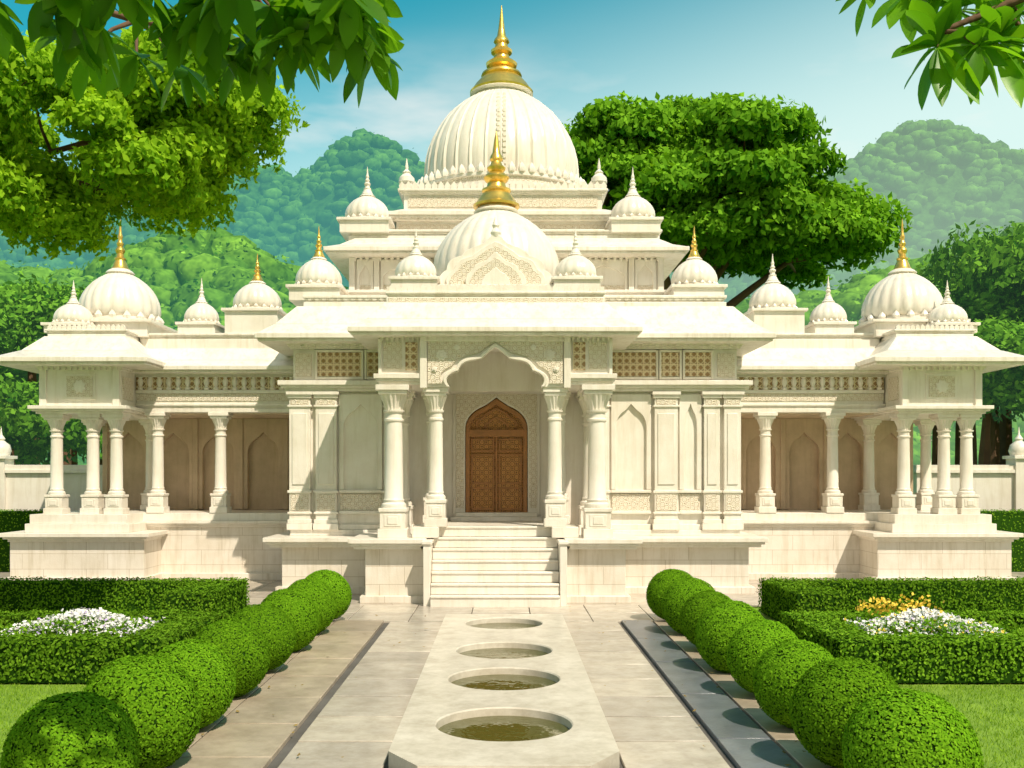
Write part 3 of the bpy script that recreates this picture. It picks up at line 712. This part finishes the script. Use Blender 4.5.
# ------------------------------------------------------------ big trees
def limb(b,p0,p1,r0,r1,sag=.3,n=6):
    p0=Vector(p0);p1=Vector(p1); pts=[];rad=[]
    off=Vector((random.uniform(-1,1),random.uniform(-1,1),random.uniform(0,1)))*sag
    for i in range(n+1):
        t=i/n; pts.append(p0.lerp(p1,t)+off*math.sin(t*math.pi)); rad.append(r0*(1-t)+r1*t)
    b.tube(pts,rad,8); return pts
def big_tree(base,lobes,nc,per,ls,m,name,cr=(1.2,1.9),fork=.45,flat=.7,lowcut=-.25,R0=None,nm=8):
    root=empty(name); cl=[]
    vol=[l[1][0]*l[1][2] for l in lobes]
    for (lc,rad),v in zip(lobes,vol):
        cnt=int(nc*v/sum(vol)); i=0
        while i<cnt:
            d=sph(1)[0]
            if d[2]<lowcut: continue
            q=random.uniform(.62,.98); r=random.uniform(*cr); i+=1
            cl.append(((lc[0]+d[0]*rad[0]*q,lc[1]+d[1]*rad[1]*q,lc[2]+d[2]*rad[2]*q),(r,r,r*flat)))
    finish_mesh('crown_leaves',crown('crown_leaves',cl,per,ls),m,root)
    cc,rad=Vector(lobes[0][0]),lobes[0][1]
    b=B(); fk=Vector((base[0],base[1],base[2]+(cc.z-base[2])*fork))
    R0=R0 or rad[0]*.085
    b.tube([Vector(base)+Vector((0,0,-.3)),Vector(base)+Vector((.1,0,1)),fk.lerp(Vector(base),.4),fk],[R0*1.5,R0*1.1,R0*.95,R0*.85],12)
    mains=[]
    for i in range(nm):
        a=i/nm*6.283+random.uniform(-.2,.2); e=Vector((cc.x+math.cos(a)*rad[0]*.5,cc.y+math.sin(a)*rad[1]*.5,cc.z-rad[2]*.05))
        pts=limb(b,fk,e,R0*.5,R0*.22,.5 if R0>.2 else .2); mains.append(pts)
    for lc,r_ in lobes[1:]:
        pts=limb(b,fk,lc,R0*.5,R0*.2,.5 if R0>.2 else .2); mains.append(pts)
    for c,r in cl:
        c=Vector(c); best=min((p for ps in mains for p in ps[2:]),key=lambda p:(p-c).length); limb(b,best,c,R0*.18,R0*.05,.15,4)
    b.obj('trunk_and_limbs',M_BARK,root,angle=80); return root
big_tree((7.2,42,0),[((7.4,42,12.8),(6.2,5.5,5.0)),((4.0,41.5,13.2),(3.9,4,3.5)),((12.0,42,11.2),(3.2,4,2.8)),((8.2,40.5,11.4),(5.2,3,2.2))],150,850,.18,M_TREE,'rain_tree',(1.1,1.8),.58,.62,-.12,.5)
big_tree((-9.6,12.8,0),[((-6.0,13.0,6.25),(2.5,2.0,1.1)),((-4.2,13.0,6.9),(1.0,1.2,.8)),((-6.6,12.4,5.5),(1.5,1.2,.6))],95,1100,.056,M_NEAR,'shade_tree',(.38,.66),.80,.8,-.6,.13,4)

# background tree line (instanced)
def proto(name,m,nc=14,per=420,ls=.2):
    cl=[]
    for i in range(nc):
        d=sph(1)[0]; 
        if d[2]<-.3: d[2]*=-1
        cl.append(((d[0]*.62,d[1]*.62,.95+d[2]*.55),(.42,.42,.34)))
    me=crown(name,cl,per,ls*.4,.6); me.materials.append(m); return me
P1=[proto('bg_tree_crown',M_LINE,16,400,.12) for _ in range(3)]
tr=B(); tr.tube([(0,0,-1.2),(0,0,.2),(.05,0,1)],[.09,.06,.03],6); trme=tr.mesh('bg_trunk'); trme.materials.append(M_BARK)
def scatter(root,protos,pts):
    for (x,y,z,s) in pts:
        o=bpy.data.objects.new('tree_crown',random.choice(protos)); COL.objects.link(o); o.parent=root; o.location=(x,y,z); o.rotation_euler=(0,0,random.uniform(0,6.28))
        o.scale=(s*random.uniform(.85,1.2),s*random.uniform(.85,1.2),s*random.uniform(.8,1.15))
        t=bpy.data.objects.new('tree_trunk',trme); COL.objects.link(t); t.parent=o
line=empty('tree_line'); pts=[]
def row(xa,xb,y,ztop,n,s,jz=1):
    for i in range(n):
        x=xa+(xb-xa)*(i+random.uniform(0,.9))/n; pts.append((x,y+random.uniform(-2,2),ztop-1.7*s+random.uniform(-jz,jz)*.6,s*random.uniform(.8,1.15)))
row(-26,-15,34,8.8,8,2.8); row(-30,-12,30,5.0,12,2.4); row(-22,-9,40,7.5,9,3); row(-30,20,46,7.5,18,3.2)
row(13.0,26,30,8.4,9,2.6); row(13,27,27.5,5.6,10,2.2); row(9,20,36,7.5,8,2.6)
scatter(line,P1,pts)

# ------------------------------------------------------------ hills: terrain plus one merged forest canopy each
def ico(sub):
    bm=bmesh.new(); bmesh.ops.create_icosphere(bm,subdivisions=sub,radius=1)
    V=np.array([v.co[:] for v in bm.verts]); F=np.array([[v.index for v in f.verts] for f in bm.faces]); bm.free(); return V,F
def hill(name,ridge,Y,wid,m,nx,ny,ntrees,s,xr,drop,front,namp=3.5,sub=2,leafs=40):
    rx=[p[0] for p in ridge]; rz=[p[1] for p in ridge]
    def H(x,y):
        g=math.exp(-((y-Y)/wid)**2)
        z=float(np.interp(x,rx,rz))
        spur=1+.14*math.sin(x*.13+y*.05)*(1-g)*2
        return (z-drop)*g*spur + namp*(noise.noise(Vector((x*.03,y*.03,Y)))+.6*noise.noise(Vector((x*.08,y*.08,3))))*g-1.0*(1-g)
    b=B(); vs=[];f=[]
    y0,y1=Y-wid*2.1,Y+wid*1.6
    for j in range(ny+1):
        for i in range(nx+1):
            x=xr[0]+(xr[1]-xr[0])*i/nx; y=y0+(y1-y0)*j/ny; vs.append((x,y,H(x,y)))
    for j in range(ny):
        for i in range(nx):
            k=j*(nx+1)+i; f.append((k,k+1,k+nx+2,k+nx+1))
    b.add(vs,f,.3); o=b.obj(name,m,angle=180)
    V0,F0=ico(sub); protos=[]
    for q in range(6):
        d=np.array([1+.30*noise.noise(Vector(v)*1.9+Vector((q*7,0,0)))+.22*noise.noise(Vector(v)*4.5+Vector((q*3,5,0))) for v in V0]).reshape(-1,1)
        protos.append(V0*d*np.array([1,1,.85]))
    Vs=[];Fs=[];Ts=[];LP=[];LN=[];LS=[];LT=[]; off=0
    for _ in range(ntrees):
        x=random.uniform(*xr); y=random.uniform(front,Y+wid*.2); q=s*random.uniform(.6,1.35); a=random.uniform(0,6.28)
        c=np.array([x,y,H(x,y)+.15*q]); ca,sa=math.cos(a),math.sin(a)
        P=random.choice(protos)@np.array([[ca,sa,0],[-sa,ca,0],[0,0,1]])*q*np.array([1,1,random.uniform(.75,1.15)])
        t0=random.uniform(.15,.75)
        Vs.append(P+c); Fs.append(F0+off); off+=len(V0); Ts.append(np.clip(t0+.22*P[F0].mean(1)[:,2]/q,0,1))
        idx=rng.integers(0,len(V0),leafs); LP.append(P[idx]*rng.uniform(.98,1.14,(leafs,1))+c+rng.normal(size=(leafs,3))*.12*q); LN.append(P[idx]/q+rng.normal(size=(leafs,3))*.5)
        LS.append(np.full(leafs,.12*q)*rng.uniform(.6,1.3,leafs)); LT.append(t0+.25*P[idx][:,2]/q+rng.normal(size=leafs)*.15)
    me=raw_mesh('forest_canopy',np.concatenate(Vs),np.concatenate(Fs),np.concatenate(Ts),3,True); finish_mesh('forest_canopy',me,m,o)
    me=leaf_mesh('forest_leaves',np.concatenate(LP),np.concatenate(LN),np.concatenate(LS),np.concatenate(LT),.7); finish_mesh('forest_leaves',me,m,o)
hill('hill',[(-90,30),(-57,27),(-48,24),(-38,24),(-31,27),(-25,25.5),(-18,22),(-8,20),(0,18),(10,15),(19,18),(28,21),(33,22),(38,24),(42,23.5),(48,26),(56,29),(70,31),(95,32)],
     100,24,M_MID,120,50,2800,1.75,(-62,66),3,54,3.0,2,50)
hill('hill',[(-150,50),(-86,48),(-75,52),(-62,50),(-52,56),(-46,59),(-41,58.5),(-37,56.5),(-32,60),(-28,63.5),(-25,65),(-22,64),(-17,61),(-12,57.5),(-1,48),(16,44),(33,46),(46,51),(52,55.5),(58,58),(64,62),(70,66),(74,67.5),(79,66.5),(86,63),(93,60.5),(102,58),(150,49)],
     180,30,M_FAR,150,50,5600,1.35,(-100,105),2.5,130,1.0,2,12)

# ------------------------------------------------------------ overhanging branches with large leaves
def big_leaf(b,p,d,L,w,tone,droop=.5):
    d=Vector(d).normalized(); up=Vector((0,0,1)); side=d.cross(up)
    if side.length<.05: side=Vector((1,0,0))
    side.normalize(); roll=random.uniform(-.7,.7); nrm=side.cross(d).normalized()
    side=(side*math.cos(roll)+nrm*math.sin(roll)).normalized(); nrm=side.cross(d).normalized()
    n=8; vs=[];p=Vector(p)
    for i in range(n+1):
        t=i/n; c=p+d*L*t+Vector((0,0,-1))*droop*L*t*t*.5
        ww=w*(math.sin(math.pi*t**1.25)**.8) if 0<i<n else w*.04
        vs+=[c-side*ww+nrm*ww*.22,c,c+side*ww+nrm*ww*.22]
    f=[]
    for i in range(n):
        k=i*3; f+=[(k,k+1,k+4,k+3),(k+1,k+2,k+5,k+4)]
    b.add(vs,f,tone)
def overhang(name,trunk,branches,clusters,wr=.2):
    root=empty(name); t=B(); t.tube([trunk,(trunk[0],trunk[1],2),(trunk[0]*.97,trunk[1]+.1,4.6)],[.22,.17,.12],12)
    for ps,r in branches:
        t.tube(ps,[r*(1-.8*i/(len(ps)-1)) for i in range(len(ps))],8)
    lf=B()
    for c,n,L,dirn in clusters:
        c=Vector(c); dirn=Vector(dirn).normalized()
        for i in range(n):
            a=6.283*i/n+random.uniform(-.25,.25)
            u=dirn.cross(Vector((.2,1,.1))).normalized(); v=dirn.cross(u)
            d=dirn*random.uniform(.1,.8)+(u*math.cos(a)+v*math.sin(a))
            big_leaf(lf,c,d,L*random.uniform(.75,1.15),L*wr,random.uniform(.1,.95),random.uniform(.3,.9))
        bs=min((Vector(p) for ps,_ in branches for p in ps),key=lambda p:(p-c).length)
        t.tube([bs,bs.lerp(c,.5)+Vector((0,0,.03)),c],[.012,.009,.006],6)
    t.obj('trunk_and_branches',M_BARK,root,angle=80); me=lf.mesh('leaves',recalc=False,angle=180); finish_mesh('leaves',me,M_BIG,root)
brL=[([(-3.5,3.2,4.5),(-2.6,3.7,4.45),(-1.8,4.0,4.3),(-1.1,4.1,4.22),(-.62,4.15,4.12)],.05),
     ([(-2.6,3.7,4.45),(-2.2,4.3,4.35),(-1.7,4.6,4.3),(-1.2,4.7,4.25)],.03)]
cL=[]
for i in range(50):
    t=random.random()**.85; x=-2.25+t*1.70; z=4.20-.1*random.random()-(.24*random.random()*(1-t)**.6); y=4.0+random.uniform(-.35,.5)
    cL.append(((x,y,z),7,.19,(random.uniform(-.4,.4),random.uniform(-.5,.1),-.5)))
cL+=[((-.64,4.1,4.08),9,.19,(.3,-.3,-.5)),((-.85,4.1,4.0),8,.2,(.1,-.3,-.5)),((-.58,4.15,4.18),9,.19,(.5,-.3,-.2))]
overhang('overhanging_tree',(-3.6,3.1,-.1),brL,cL,.22)
brR=[([(3.6,3.1,4.4),(2.9,3.6,4.4),(2.3,3.9,4.2),(2.0,4.0,4.08),(1.75,4.0,3.98)],.045),([(2.9,3.6,4.4),(2.3,4.1,4.4),(1.8,4.1,4.28),(1.55,4.1,4.2)],.03)]
cR=[((1.74,4.0,3.92),14,.25,(-.1,-.75,-.05)),((1.98,4.0,3.94),13,.24,(.1,-.75,-.05)),((1.66,4.1,4.18),11,.21,(-.2,-.6,.0)),((2.12,4.1,4.10),12,.26,(.1,-.6,-.1)),
    ((1.88,4.15,4.14),12,.24,(0,-.6,-.1)),((1.50,4.1,4.20),8,.15,(-.5,-.4,.0)),((2.0,4.2,4.26),11,.24,(0,-.5,-.3)),((1.80,4.05,4.20),10,.2,(-.1,-.5,-.1)),((2.15,4.0,3.86),10,.22,(.1,-.7,-.05)),((1.86,3.9,3.88),8,.18,(0,-.7,-.1))]
overhang('overhanging_tree',(3.7,3.0,-.1),brR,cR,.18)

# ------------------------------------------------------------ light, sky, camera
el,az=R(52),R(33)
sd=Vector((math.sin(az)*math.cos(el),-math.cos(az)*math.cos(el),math.sin(el)))
sl=bpy.data.lights.new('sun','SUN'); sl.energy=4.9; sl.angle=R(.6); sl.color=(1,.88,.70)
so=bpy.data.objects.new('sun',sl); COL.objects.link(so); so.rotation_euler=sd.to_track_quat('Z','Y').to_euler()
w=bpy.data.worlds.new('World'); sc.world=w; w.use_nodes=True; nt=w.node_tree; nt.nodes.clear(); L=nt.links
out=N(nt,'ShaderNodeOutputWorld'); bg=N(nt,'ShaderNodeBackground'); bg.inputs[1].default_value=.11
sky=N(nt,'ShaderNodeTexSky'); sky.sky_type='NISHITA'; sky.sun_disc=False; sky.sun_elevation=el; sky.sun_rotation=math.pi-az
tc=N(nt,'ShaderNodeTexCoord'); sp=N(nt,'ShaderNodeSeparateXYZ'); L.new(tc.outputs['Generated'],sp.inputs[0])
tint=mixc(nt,1.0,sky.outputs[0],(.18,1.6,1.28),'MULTIPLY')
def mrange(src,a,b,c,d,smooth=True):
    m=N(nt,'ShaderNodeMapRange'); m.interpolation_type='SMOOTHSTEP' if smooth else 'LINEAR'
    for i,v in enumerate((a,b,c,d)): m.inputs[i+1].default_value=v
    L.new(src,m.inputs[0]); return m.outputs[0]
m1=N(nt,'ShaderNodeMath',operation='MULTIPLY_ADD'); m1.inputs[1].default_value=-.22; L.new(sp.outputs[0],m1.inputs[0]); L.new(sp.outputs[2],m1.inputs[2])
hz=mrange(m1.outputs[0],.20,.47,1.0,0)
mp=N(nt,'ShaderNodeMapping'); mp.inputs['Scale'].default_value=(1,1,3.2); mp.inputs['Location'].default_value=(.3,0,.1); L.new(tc.outputs['Generated'],mp.inputs[0])
cn=noise_n(nt,mp.outputs[0],3.8,5,.55); cr=ramp(nt,[(.50,(0,0,0)),(.70,(.8,.8,.8))]); L.new(cn,cr.inputs[0])
mm=N(nt,'ShaderNodeMath',operation='MULTIPLY'); L.new(cr.outputs[0],mm.inputs[0]); L.new(mrange(sp.outputs[2],.31,.42,1,.0),mm.inputs[1])
c1=mixc(nt,hz,tint,(6.6,8.6,8.2)); c2=mixc(nt,mm.outputs[0],c1,(8.8,8.7,8.3))
back_fill=mrange(sp.outputs[1],.25,-.45,0,.85)       # unseen sky half behind the viewer, warmed as added fill for the facade
c3=mixc(nt,back_fill,c2,(4.7,4.2,3.5))
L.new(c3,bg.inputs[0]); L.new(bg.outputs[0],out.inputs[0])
cd=bpy.data.cameras.new('camera'); cd.sensor_width=36; cd.lens=35; cd.shift_x=.0078; cd.shift_y=.0889; cd.clip_end=3000
co=bpy.data.objects.new('camera',cd); COL.objects.link(co); co.location=(0,0,2.2); co.rotation_euler=(R(90),0,0); sc.camera=co
